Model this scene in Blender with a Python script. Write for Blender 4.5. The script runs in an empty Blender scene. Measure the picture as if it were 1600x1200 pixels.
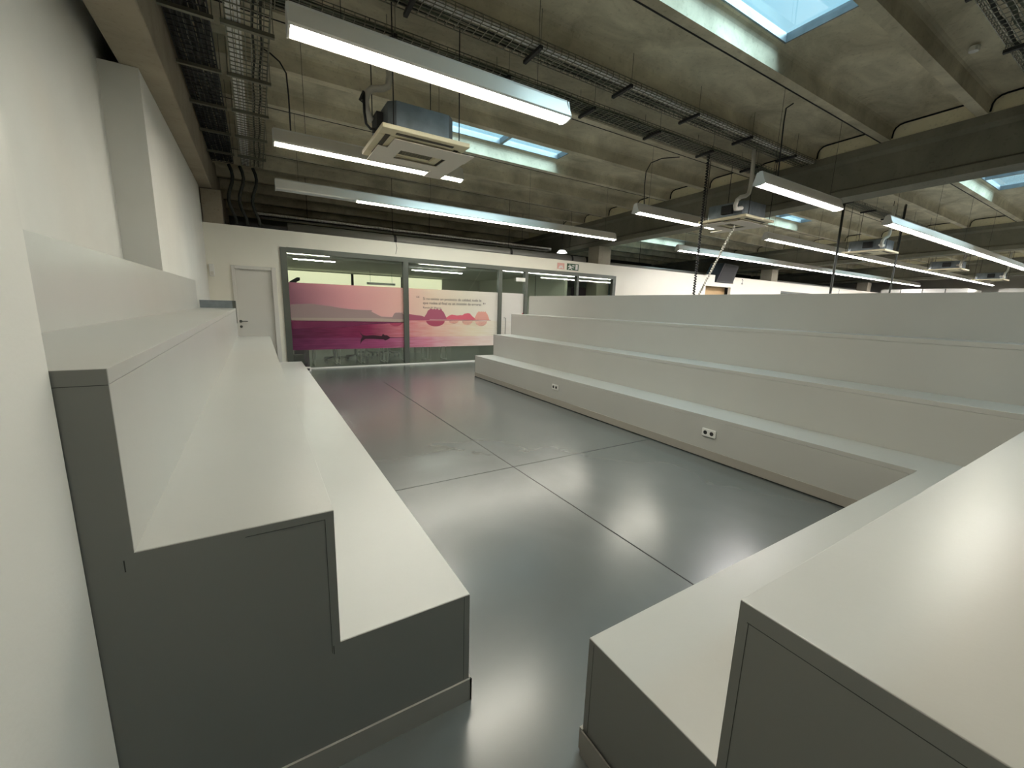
import bpy, bmesh, math, random
from mathutils import Vector, Matrix
random.seed(7)
S = bpy.context.scene
COL = S.collection

# ---------------------------------------------------------------- camera
YAW, PITCH, ROLL, FPX = .55093, .18573, .03064, 645.2
fw = Vector((math.sin(YAW)*math.cos(PITCH), math.cos(YAW)*math.cos(PITCH), -math.sin(PITCH)))
r0 = Vector((math.cos(YAW), -math.sin(YAW), 0)); u0 = r0.cross(fw)
rt = r0*math.cos(ROLL)+u0*math.sin(ROLL); up = -r0*math.sin(ROLL)+u0*math.cos(ROLL)
cd = bpy.data.cameras.new('camera'); cam = bpy.data.objects.new('camera', cd); COL.objects.link(cam)
cd.sensor_fit = 'HORIZONTAL'; cd.sensor_width = 36; cd.lens = FPX*36/1600; cd.clip_start = .02; cd.clip_end = 200
cam.matrix_world = Matrix(((rt.x, up.x, -fw.x, 0), (rt.y, up.y, -fw.y, 0), (rt.z, up.z, -fw.z, 1.5), (0, 0, 0, 1)))
S.camera = cam

# ---------------------------------------------------------------- world, exposure
W = bpy.data.worlds.new('sky'); S.world = W; W.use_nodes = True
wn = W.node_tree.nodes; wl = W.node_tree.links
bg = wn['Background']
tc = wn.new('ShaderNodeTexCoord'); nz = wn.new('ShaderNodeTexNoise'); nz.inputs['Scale'].default_value = 3.0
cr = wn.new('ShaderNodeValToRGB')
cr.color_ramp.elements[0].position = .35; cr.color_ramp.elements[0].color = (.34, .68, .82, 1)
cr.color_ramp.elements[1].position = .7; cr.color_ramp.elements[1].color = (.62, .88, .95, 1)
wl.new(tc.outputs['Generated'], nz.inputs['Vector']); wl.new(nz.outputs['Fac'], cr.inputs['Fac'])
wl.new(cr.outputs['Color'], bg.inputs['Color']); bg.inputs['Strength'].default_value = 1.3
S.view_settings.view_transform = 'Standard'; S.view_settings.look = 'None'
S.view_settings.gamma = 1; S.view_settings.use_curve_mapping = False
S.view_settings.exposure = 0.0
TUBE = 44.0          # strength of the luminaires' diffusers
sd_ = bpy.data.lights.new('daylight', 'SUN'); sun = bpy.data.objects.new('daylight', sd_); COL.objects.link(sun)
sd_.energy = 26; sd_.angle = 1.7; sd_.color = (.66, .92, 1.0)      # bright overcast sky behind the camera, seen only through the skylights
sun.rotation_euler = Vector((-.38, .50, -.78)).to_track_quat('-Z', 'Y').to_euler(); sun.location = (4, -3, 9)
S.cycles.max_bounces = 8; S.cycles.diffuse_bounces = 5; S.cycles.glossy_bounces = 4
S.cycles.transmission_bounces = 6; S.cycles.transparent_max_bounces = 12
S.cycles.sample_clamp_indirect = 4; S.cycles.caustics_reflective = False; S.cycles.caustics_refractive = False

# ---------------------------------------------------------------- helpers
def tag(o, label=None, cat=None, group=None, kind=None):
    if label: o['label'] = label
    if cat: o['category'] = cat
    if group: o['group'] = group
    if kind: o['kind'] = kind
    return o

def empty(name, loc, label, cat, group=None):
    o = bpy.data.objects.new(name, None); COL.objects.link(o); o.location = loc
    o.empty_display_size = .1
    return tag(o, label, cat, group)

SL = .0265                      # the roof falls this much per metre of y
def roof(v): return (v[0], v[1], v[2]-SL*v[1])

class MB:
    """collects shapes in world coordinates, builds ONE mesh object"""
    def __init__(s): s.v = []; s.f = []
    def box(s, x0, x1, y0, y1, z0, z1):
        i = len(s.v)
        s.v += [(x0,y0,z0),(x1,y0,z0),(x1,y1,z0),(x0,y1,z0),(x0,y0,z1),(x1,y0,z1),(x1,y1,z1),(x0,y1,z1)]
        s.f += [tuple(i+k for k in q) for q in ((0,3,2,1),(4,5,6,7),(0,1,5,4),(1,2,6,5),(2,3,7,6),(3,0,4,7))]
        return s
    def prism(s, poly, ax, a, b):
        """poly in the two other axes (in order), extruded along axis ax from a to b"""
        n = len(poly); i = len(s.v)
        for t in (a, b):
            for p, q in poly:
                s.v.append({0:(t,p,q),1:(p,t,q),2:(p,q,t)}[ax])
        s.f.append(tuple(range(i, i+n))); s.f.append(tuple(range(i+2*n-1, i+n-1, -1)))
        for k in range(n):
            j = (k+1) % n
            s.f.append((i+k, i+n+k, i+n+j, i+j))
        return s
    def tube(s, pts, r, n=8, cap=True):
        pts = [Vector(p) for p in pts]; rings = []
        ref = None
        for k, p in enumerate(pts):
            d = (pts[min(k+1, len(pts)-1)]-pts[max(k-1, 0)]).normalized()
            if ref is None:
                ref = Vector((0,0,1)) if abs(d.z) < .9 else Vector((1,0,0))
            a = (ref-d*ref.dot(d)).normalized(); ref = a; b = d.cross(a)
            rr = r[k] if isinstance(r, (list, tuple)) else r
            i = len(s.v)
            for m in range(n):
                t = 2*math.pi*m/n
                s.v.append(tuple(p+a*rr*math.cos(t)+b*rr*math.sin(t)))
            rings.append(i)
        for i, j in zip(rings, rings[1:]):
            for m in range(n):
                s.f.append((i+m, i+(m+1)%n, j+(m+1)%n, j+m))
        if cap:
            s.f.append(tuple(rings[0]+m for m in reversed(range(n)))); s.f.append(tuple(rings[-1]+m for m in range(n)))
        return s
    def build(s, name, mat, parent=None, fn=None, smooth=False, bevel=0):
        vs = [fn(v) for v in s.v] if fn else s.v
        off = Vector(parent.matrix_world.translation) if parent else None
        if parent:
            off = Vector(parent.location); q = parent.parent
            while q: off += Vector(q.location); q = q.parent
            vs = [tuple(Vector(v)-off) for v in vs]; loc = None
        else:
            cx = [sum(v[k] for v in vs)/len(vs) for k in (0,1)]; zm = min(v[2] for v in vs)
            loc = Vector((cx[0], cx[1], zm)); vs = [tuple(Vector(v)-loc) for v in vs]
        me = bpy.data.meshes.new(name); me.from_pydata(vs, [], s.f); me.update()
        bm = bmesh.new(); bm.from_mesh(me); bmesh.ops.recalc_face_normals(bm, faces=bm.faces); bm.to_mesh(me); bm.free()
        me.materials.append(mat)
        if smooth:
            for p in me.polygons: p.use_smooth = True
        o = bpy.data.objects.new(name, me); COL.objects.link(o)
        if parent: o.parent = parent
        else: o.location = loc
        if bevel:
            m = o.modifiers.new('bevel', 'BEVEL'); m.width = bevel; m.segments = 2; m.limit_method = 'ANGLE'
        return o

def children(o): return [c for c in bpy.data.objects if c.parent == o]
def copy_tree(o, parent=None):
    c = o.copy(); COL.objects.link(c)
    if parent is not None: c.parent = parent
    for ch in children(o): copy_tree(ch, c)
    return c

def nodes(m): return m.node_tree.nodes, m.node_tree.links
def mat(name, col, rough=.6, metal=0, spec=.5, noise=None, bump=None, coat=0):
    """noise=(scale, amount) mottles the colour; bump=(scale, strength)"""
    m = bpy.data.materials.new(name); m.use_nodes = True; n, l = nodes(m); b = n['Principled BSDF']
    b.inputs['Base Color'].default_value = (*col, 1); b.inputs['Roughness'].default_value = rough
    b.inputs['Metallic'].default_value = metal; b.inputs['Specular IOR Level'].default_value = spec
    b.inputs['Coat Weight'].default_value = coat
    if noise or bump:
        t = n.new('ShaderNodeTexCoord')
    if noise:
        z = n.new('ShaderNodeTexNoise'); z.inputs['Scale'].default_value = noise[0]; z.inputs['Detail'].default_value = 6
        r = n.new('ShaderNodeValToRGB'); a = noise[1]
        r.color_ramp.elements[0].position = .3; r.color_ramp.elements[0].color = (*[c*(1-a) for c in col], 1)
        r.color_ramp.elements[1].position = .7; r.color_ramp.elements[1].color = (*[min(1, c*(1+a)) for c in col], 1)
        l.new(t.outputs['Object'], z.inputs['Vector']); l.new(z.outputs['Fac'], r.inputs['Fac']); l.new(r.outputs['Color'], b.inputs['Base Color'])
    if bump:
        z2 = n.new('ShaderNodeTexNoise'); z2.inputs['Scale'].default_value = bump[0]; z2.inputs['Detail'].default_value = 4
        bp = n.new('ShaderNodeBump'); bp.inputs['Strength'].default_value = bump[1]; bp.inputs['Distance'].default_value = .01
        l.new(t.outputs['Object'], z2.inputs['Vector']); l.new(z2.outputs['Fac'], bp.inputs['Height']); l.new(bp.outputs['Normal'], b.inputs['Normal'])
    return m

def emit(name, col, s):
    m = bpy.data.materials.new(name); m.use_nodes = True; n, l = nodes(m)
    b = n['Principled BSDF']; b.inputs['Base Color'].default_value = (*col, 1)
    b.inputs['Emission Color'].default_value = (*col, 1); b.inputs['Emission Strength'].default_value = s
    return m

# ---------------------------------------------------------------- materials
M = {}
M['laminate'] = mat('laminate', (.47, .465, .43), .33, spec=1.0, noise=(1.5, .03), bump=(60, .03))
M['laminate_edge'] = mat('laminate_edge', (.24, .235, .215), .42, spec=.4)  # same bench laminate, darkened: shade of the end faces put into the colour
M['skirt'] = mat('skirting', (.34, .315, .275), .4)
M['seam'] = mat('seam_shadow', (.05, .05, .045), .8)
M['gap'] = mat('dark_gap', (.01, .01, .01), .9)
M['paint'] = mat('white_paint', (.72, .71, .66), .75, noise=(2, .03), bump=(80, .05))
M['cream'] = mat('cream_partition', (.82, .79, .69), .6, noise=(1.2, .02))
M['door'] = mat('door_paint', (.66, .64, .59), .45)
M['metalframe'] = mat('grey_aluminium', (.10, .11, .095), .45, metal=.4)
M['chrome'] = mat('brushed_steel', (.45, .45, .43), .3, metal=1)
M['black'] = mat('black_plastic', (.015, .015, .017), .5)
M['dark'] = mat('dark_rubber', (.02, .02, .02), .7)
M['white'] = mat('white_plastic', (.75, .74, .7), .4)
M['housing'] = mat('luminaire_steel', (.78, .75, .68), .35, metal=.15)
M['off'] = mat('unlit_diffuser', (.62, .64, .62), .3)
M['acbody'] = mat('galvanised_sheet', (.20, .23, .25), .45, metal=.5, noise=(8, .15))
M['acpanel'] = mat('aged_cream_plastic', (.76, .68, .47), .5)
M['cardboard'] = mat('white_board', (.80, .73, .64), .7)
M['slot'] = mat('dark_slot', (.06, .05, .035), .8)
M['pipe'] = mat('grey_insulation', (.62, .59, .52), .7, bump=(30, .4))
M['galv'] = mat('zinc_wire', (.22, .22, .17), .45, metal=.5)
M['blackwire'] = mat('black_wire', (.035, .038, .042), .5, metal=.3)
M['cables'] = mat('dark_cable', (.03, .032, .026), .7)
M['grcable'] = mat('green_grey_cable', (.09, .11, .075), .7)
M['palecable'] = mat('pale_cable', (.88, .85, .77), .6, noise=(30, .3))
M['duct'] = mat('spiral_duct', (.36, .36, .33), .38, metal=.3, bump=(40, .3))
M['tube_on'] = emit('lit_diffuser', (1.0, .95, .82), TUBE)
M['tube_cool'] = emit('lit_diffuser_cool', (1.0, .95, .93), TUBE*1.2)
M['tube_far'] = emit('lit_diffuser_hall', (1.0, .95, .88), TUBE*2.2)  # extra strong diffuser for the unseen rows added as fill light
M['winlight'] = emit('backlit_blind', (.95, .92, .66), 1.0)
M['room_lamp'] = emit('room_lamp', (1, 1, .95), 150)
M['legs'] = mat('bright_metal', (.80, .80, .74), .4, metal=.2)
M['small_lamp'] = emit('small_lamp', (1, 1, .95), 3)
M['fabric'] = mat('office_fabric', (.06, .05, .05), .9)
M['brown'] = mat('brown_room', (.55, .38, .20), .8)
M['purple'] = mat('purple_panel', (.05, .015, .06), .6)
M['blue'] = mat('blue_panel', (.04, .24, .42), .6)
M['cyan'] = mat('cyan_panel', (.35, .68, .75), .6)
M['green'] = mat('sign_green', (.02, .07, .03), .5)
M['redfade'] = mat('faded_red', (.75, .42, .36), .6)
M['interior'] = mat('interior_plaster', (.74, .75, .66), .85)
M['darkroof'] = mat('dark_render', (.04, .038, .03), .9)

def concrete(name, base, dark, sc=1.0, streak=True):
    m = bpy.data.materials.new(name); m.use_nodes = True; n, l = nodes(m); b = n['Principled BSDF']
    b.inputs['Roughness'].default_value = .85; b.inputs['Specular IOR Level'].default_value = .25
    t = n.new('ShaderNodeTexCoord')
    mp = n.new('ShaderNodeMapping'); mp.inputs['Scale'].default_value = (1*sc, 1.6*sc, 1.2*sc)
    z = n.new('ShaderNodeTexNoise'); z.inputs['Scale'].default_value = 1.1; z.inputs['Detail'].default_value = 9; z.inputs['Roughness'].default_value = .62; z.inputs['Distortion'].default_value = .6
    r = n.new('ShaderNodeValToRGB')
    r.color_ramp.elements[0].position = .32; r.color_ramp.elements[0].color = (*dark, 1)
    r.color_ramp.elements[1].position = .66; r.color_ramp.elements[1].color = (*base, 1)
    l.new(t.outputs['Object'], mp.inputs['Vector']); l.new(mp.outputs['Vector'], z.inputs['Vector']); l.new(z.outputs['Fac'], r.inputs['Fac'])
    # pores
    v = n.new('ShaderNodeTexNoise'); v.inputs['Scale'].default_value = 22; v.inputs['Detail'].default_value = 3
    r2 = n.new('ShaderNodeValToRGB'); r2.color_ramp.elements[0].position = .28; r2.color_ramp.elements[0].color = (.45, .43, .4, 1)
    r2.color_ramp.elements[1].position = .42; r2.color_ramp.elements[1].color = (1, 1, 1, 1)
    mx = n.new('ShaderNodeMixRGB'); mx.blend_type = 'MULTIPLY'; mx.inputs['Fac'].default_value = .3
    l.new(t.outputs['Object'], v.inputs['Vector']); l.new(v.outputs['Fac'], r2.inputs['Fac'])
    l.new(r.outputs['Color'], mx.inputs['Color1']); l.new(r2.outputs['Color'], mx.inputs['Color2'])
    l.new(mx.outputs['Color'], b.inputs['Base Color'])
    bp = n.new('ShaderNodeBump'); bp.inputs['Strength'].default_value = .25; bp.inputs['Distance'].default_value = .02
    l.new(z.outputs['Fac'], bp.inputs['Height']); l.new(bp.outputs['Normal'], b.inputs['Normal'])
    return m
M['concrete'] = concrete('ceiling_concrete', (.76, .70, .54), (.42, .38, .28))
M['beam'] = concrete('beam_concrete', (.25, .24, .19), (.17, .165, .13), .7)
M['leftbeam'] = concrete('edge_beam_concrete', (.38, .33, .25), (.27, .235, .18), .8)
M['infill'] = concrete('infill_concrete', (.92, .86, .64), (.80, .74, .54), .8)
M['column'] = concrete('column_concrete', (.42, .39, .31), (.33, .3, .24), .8)

# glossy painted floor with saw-cut joints
def floor_mat():
    m = bpy.data.materials.new('grey_resin_floor'); m.use_nodes = True; n, l = nodes(m); b = n['Principled BSDF']
    t = n.new('ShaderNodeTexCoord')
    z = n.new('ShaderNodeTexNoise'); z.inputs['Scale'].default_value = .9; z.inputs['Detail'].default_value = 7; z.inputs['Distortion'].default_value = .4
    r = n.new('ShaderNodeValToRGB')
    r.color_ramp.elements[0].position = .3; r.color_ramp.elements[0].color = (.095, .104, .10, 1)
    r.color_ramp.elements[1].position = .7; r.color_ramp.elements[1].color = (.125, .135, .13, 1)
    l.new(t.outputs['Object'], z.inputs['Vector']); l.new(z.outputs['Fac'], r.inputs['Fac'])
    # fine scratches
    w = n.new('ShaderNodeTexNoise'); w.inputs['Scale'].default_value = 1
    mw = n.new('ShaderNodeMapping'); mw.inputs['Scale'].default_value = (1.5, 2.5, 1)
    l.new(t.outputs['Object'], mw.inputs['Vector']); l.new(mw.outputs['Vector'], w.inputs['Vector']); w.inputs['Detail'].default_value = 6
    ra = n.new('ShaderNodeMapRange'); ra.inputs['From Min'].default_value = .3; ra.inputs['From Max'].default_value = .7
    ra.inputs['To Min'].default_value = .24; ra.inputs['To Max'].default_value = .36
    b.inputs['Roughness'].default_value = .27
    l.new(r.outputs['Color'], b.inputs['Base Color'])
    b.inputs['Specular IOR Level'].default_value = .8; b.inputs['Coat Weight'].default_value = .5; b.inputs['Coat Roughness'].default_value = .2
    bn = n.new('ShaderNodeTexNoise'); bn.inputs['Scale'].default_value = 2.2; bn.inputs['Detail'].default_value = 5
    bf = n.new('ShaderNodeTexNoise'); bf.inputs['Scale'].default_value = 140; bf.inputs['Detail'].default_value = 2
    ma = n.new('ShaderNodeMath'); ma.operation = 'MULTIPLY_ADD'; ma.inputs[1].default_value = .02
    l.new(t.outputs['Object'], bn.inputs['Vector']); l.new(t.outputs['Object'], bf.inputs['Vector'])
    l.new(bf.outputs['Fac'], ma.inputs[0]); l.new(bn.outputs['Fac'], ma.inputs[2])
    bp = n.new('ShaderNodeBump'); bp.inputs['Strength'].default_value = .12; bp.inputs['Distance'].default_value = .02
    l.new(ma.outputs['Value'], bp.inputs['Height']); l.new(bp.outputs['Normal'], b.inputs['Normal'])
    return m
M['floor'] = floor_mat()

# glass
def glass(name, tint, op=.06, gl=.09):
    m = bpy.data.materials.new(name); m.use_nodes = True; n, l = nodes(m)
    n.remove(n['Principled BSDF']); out = n['Material Output']
    tr = n.new('ShaderNodeBsdfTransparent'); tr.inputs['Color'].default_value = (*tint, 1)
    g = n.new('ShaderNodeBsdfGlossy'); g.inputs['Roughness'].default_value = .02; g.inputs['Color'].default_value = (1,1,1,1)
    lw = n.new('ShaderNodeLayerWeight'); lw.inputs['Blend'].default_value = .5
    pw = n.new('ShaderNodeMath'); pw.operation = 'POWER'; pw.inputs[1].default_value = 4; l.new(lw.outputs['Facing'], pw.inputs[0])
    fr = n.new('ShaderNodeMath'); fr.operation = 'MULTIPLY_ADD'; fr.inputs[1].default_value = .7; fr.inputs[2].default_value = gl; l.new(pw.outputs[0], fr.inputs[0])
    mx = n.new('ShaderNodeMixShader'); l.new(fr.outputs[0], mx.inputs['Fac']); l.new(tr.outputs[0], mx.inputs[1]); l.new(g.outputs[0], mx.inputs[2])
    l.new(mx.outputs[0], out.inputs['Surface']); return m
M['glass'] = glass('clear_glass', (.86, .9, .86))
M['skyglass'] = glass('skylight_sheet', (.95, .98, 1))

# ================================================================ SETTING
X0, X1, Y0, Y1 = -1.05, 36.0, -5.0, 17.0
fl = tag(MB().box(-1.4, X1+.3, Y0-.3, Y1+.3, -.12, 0).build('floor', M['floor']), kind='structure')
j = MB()
j.box(1.975, 1.983, -4, 7.9, .0002, .0012); j.box(.62, 3.86, 3.145, 3.151, .0002, .0012)
j.box(5.3, 5.306, -4, 10, .0002, .0012)
j.build('floor_joint', M['gap'], fl)

# roof: ribs every 1.11 m, slab, skylight openings.  ZR = underside of ribs at y=0
ZR, RP = 4.53, 1.11
RF = lambda k: 2.25+RP*k          # far edge of rib k
bays = [(2.86+10.3*n, 5.62+10.3*n) for n in range(3)]
sky_k = (-4, 0, 4, 8)
def slabz(y): return ZR+.24
ce = MB()
for k in range(-7, 14):
    ya, yb = RF(k), RF(k+1)
    if k in sky_k:
        oy0, oy1 = ya+.09, yb-.21
        ce.box(-1.4, X1+.3, ya-.06, oy0, ZR+.24, ZR+.32); ce.box(-1.4, X1+.3, oy1, yb-.06, ZR+.24, ZR+.32)
        xs = -1.4
        for a, b in (bays[1:] if k == 8 else bays):
            ce.box(xs, a, oy0, oy1, ZR+.24, ZR+.32); xs = b
        ce.box(xs, X1+.3, oy0, oy1, ZR+.24, ZR+.32)
    else:
        ce.box(-1.4, X1+.3, ya-.06, yb-.06, ZR+.24, ZR+.32)
ceiling = tag(ce.build('ceiling', M['concrete'], fn=roof), kind='structure')
def rib_profile(f):
    n = f-.12; P = [(n, ZR), (f, ZR)]
    P += [(f+.012, ZR+.14)]
    for t in range(0, 5):
        a = math.pi*t/8; P.append((f+.012+.08*(1-math.cos(a)), ZR+.15+.09*math.sin(a)))
    P.append((f+.10, ZR+.26)); P.append((n-.10, ZR+.26))
    for t in range(4, -1, -1):
        a = math.pi*t/8; P.append((n-.012-.08*(1-math.cos(a)), ZR+.15+.09*math.sin(a)))
    P.append((n-.012, ZR+.14)); return P
for k in range(-6, 14):
    b = MB().prism(rib_profile(RF(k)), 0, -1.35, X1)
    o = b.build('ceiling_rib', M['concrete'], ceiling, fn=roof)
# thin shadow joint between neighbouring slab panels beside every second rib
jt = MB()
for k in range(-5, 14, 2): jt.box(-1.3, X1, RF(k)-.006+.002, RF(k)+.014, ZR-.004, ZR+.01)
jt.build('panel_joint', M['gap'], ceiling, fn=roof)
# skylights
for n, (a, b) in enumerate(bays):
    for k in sky_k:
        if k == 8 and n == 0: continue
        ya, yb = RF(k)+.09, RF(k+1)-.21
        f = MB(); w = .022; z0, z1 = ZR+.235, ZR+.33
        f.box(a, b, ya, ya+w, z0, z1).box(a, b, yb-w, yb, z0, z1).box(a, a+w, ya, yb, z0, z1).box(b-w, b, ya, yb, z0, z1)
        f.box((a+b)/2-.03, (a+b)/2+.03, ya, yb, z0, z1)
        fr = f.build('skylight_frame', M['acbody'], ceiling, fn=roof)
        MB().box(a, b, ya, yb, ZR+.30, ZR+.306).build('skylight_pane', M['skyglass'], fr, fn=roof)

# beams
def beam_profile(x):
    w = .46; zt = ZR; zb = ZR-.785
    return [(x, zt), (x, zt-.125), (x+.07, zt-.19), (x+.07, zb+.16), (x, zb+.12), (x, zb), (x+w, zb), (x+w, zb+.12), (x+w-.07, zb+.16), (x+w-.07, zt-.19), (x+w, zt-.125), (x+w, zt)]
beam_lab = ['dark concrete I beam across the upper right, nearest of the roof beams', 'second concrete roof beam, behind the nearest one on the right', 'farthest concrete roof beam over the far right of the hall']
col_lab = ['square concrete column rising behind the exit sign', 'square concrete column behind the wall with the number 2', 'farthest square concrete column above the long white partition']
for n in range(3):
    x = 9.33+10.3*n
    P = beam_profile(x)
    o = MB().prism(P, 1, Y0+.01, Y1-.01).build('concrete_beam', M['beam'], fn=roof)
    tag(o, beam_lab[n], 'beam', 'concrete roof beams')
    i = MB().box(x+.03, x+.40, Y0, Y1, ZR+.001, ZR+.215)
    # infill panels between the ribs, standing on the beam
    i.build('infill_panel', M['infill'], o, fn=roof)
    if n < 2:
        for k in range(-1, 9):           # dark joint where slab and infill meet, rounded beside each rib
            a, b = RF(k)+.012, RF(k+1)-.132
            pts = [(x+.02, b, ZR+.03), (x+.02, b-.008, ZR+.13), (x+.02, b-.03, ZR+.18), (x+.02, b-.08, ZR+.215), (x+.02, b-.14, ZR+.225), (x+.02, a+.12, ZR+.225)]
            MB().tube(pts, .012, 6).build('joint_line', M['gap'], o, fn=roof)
    zc = ZR-.785-SL*10.65
    c = MB().box(x+.02, x+.54, 10.22, 10.72, 0, zc).build('concrete_column', M['column'], bevel=.01)
    tag(c, col_lab[n], 'column', 'concrete columns')
lb = MB().box(-.906, -.575, Y0+.01, Y1-.01, 3.53, 4.42).build('concrete_beam', M['leftbeam'], bevel=.012)
tag(lb, 'brown concrete edge beam running along the top of the left wall', 'beam')
lc = MB().box(-.77, -.44, 10.2, 10.55, 0, 3.528).build('concrete_column', M['leftbeam'], bevel=.01)
tag(lc, 'dark concrete column in the far left corner above the white door wall', 'column')

# left wall, its recess and pilaster; rear and far walls
wl_ = MB().box(X0-.2, X0, Y0, Y1, 0, 4.5)
wl_.box(X0, -.77, 5.4, 10.07, 0, 3.525)
wl_.box(X0, -.378, Y0, 1.215, 0, 3.525)
tag(wl_.build('wall_left', M['paint']), kind='structure')
tag(MB().box(X0-.2, X1+.2, Y0-.2, Y0, 0, 5).build('wall_near', M['darkroof']), kind='structure')
tag(MB().box(X0-.2, X1+.2, Y1, Y1+.2, 0, 4.6).build('wall_far', M['darkroof']), kind='structure')
tag(MB().box(X1, X1+.2, Y0, Y1, 0, 5).build('wall_right', M['paint']), kind='structure')

# partition with door, glazing, opening
YW, YT = 10.07, .12
wb = MB(); ZT = 2.89
def wbx(x0, x1, z0, z1): wb.box(x0, x1, YW, YW+YT, z0, z1)
wbx(-1.05, -.38, 0, ZT); wbx(-.38, .38, 2.13, ZT); wbx(.38, .48, 0, ZT)
wbx(.48, 10.0, 2.565, ZT); wbx(10.0, 14.78, 0, ZT)
wbx(14.78, 15.3, 2.51, ZT+.04); wbx(15.3, 16.56, 2.51, 2.66); 
wbx(16.43, 16.56, 0, 2.51); wbx(16.56, 20.3, 0, 2.93); wbx(20.3, 24, 2.55, 2.93); wbx(20.3, 24, 0, 1.0); wbx(24, X1, 0, 2.93)
wb.build('wall_back', M['cream'])
tag(bpy.data.objects['wall_back'], kind='structure')

# door in the partition
d = MB().box(-.36, .36, YW+.03, YW+.07, .005, 2.10)
d1 = tag(d.build('door_1', M['door']), kind='structure')
f = MB().box(-.385, -.33, YW-.025, YW+.02, 0, 2.135).box(.30, .385, YW-.025, YW+.02, 0, 2.135).box(-.33, .30, YW-.025, YW+.02, 2.07, 2.135)
f.build('door_frame', M['door'], d1, bevel=.006)
h = MB().tube([(-.30, YW+.03, 1.04), (-.30, YW-.03, 1.04)], .012).tube([(-.30, YW-.03, 1.04), (-.18, YW-.03, 1.04)], .009).tube([(-.30, YW+.028, 1.04), (-.30, YW+.018, 1.04)], .027, 16)
h.build('door_handle', M['metalframe'], d1)
MB().tube([(-.30, YW+.03, .93), (-.30, YW+.012, .93)], .026, 16).build('lock', M['metalframe'], d1)
ic = MB().box(-.735, -.655, YW-.05, YW-.001, 1.90, 2.13).build('intercom', M['white'], bevel=.008)
tag(ic, 'small white wall device left of the white door', 'wall device')
MB().box(-.72, -.67, YW-.056, YW-.05, 1.92, 1.99).build('grille', M['pipe'], ic)

# glazing front
win = MB()
win.box(.48, .60, YW-.03, YW+.09, .0, 2.56).box(9.88, 10.0, YW-.03, YW+.09, 0, 2.56).box(.60, 9.88, YW-.03, YW+.09, 2.46, 2.565)
win.box(.6, 9.88, YW-.02, YW+.08, 0, .035)
window1 = tag(win.build('window_1', M['metalframe']), kind='structure')
mull = [(3.04, 3.16), (5.66, 5.76), (6.50, 6.60), (8.38, 8.46)]
for a, b in mull:
    MB().box(a, b, YW-.03, YW+.09, .035, 2.46).build('mullion', M['metalframe'], window1)
MB().box(.6, 9.88, YW-.028, YW-.018, .0, .03).build('sill_strip', M['white'], window1)
MB().box(.62, 9.86, YW+.09, YW+.11, 2.40, 2.44).build('blind_rail', M['white'], window1)
edges = [.60, 3.04, 3.16, 5.66, 5.76, 6.50, 6.60, 8.38, 8.46, 9.88]
for i in range(0, 10, 2):
    MB().box(edges[i], edges[i+1], YW+.03, YW+.036, .035, 2.46).build('glass_pane', M['glass'], window1)
dh = MB().tube([(5.88, YW+.03, .72), (5.88, YW-.05, .72), (5.88, YW-.05, 1.18), (5.88, YW+.03, 1.18)], .012)
dh.build('door_handle', M['chrome'], window1)
MB().box(6.2, 6.5, YW-.035, YW-.0, 2.19, 2.29).build('door_closer', M['white'], window1)

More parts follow.
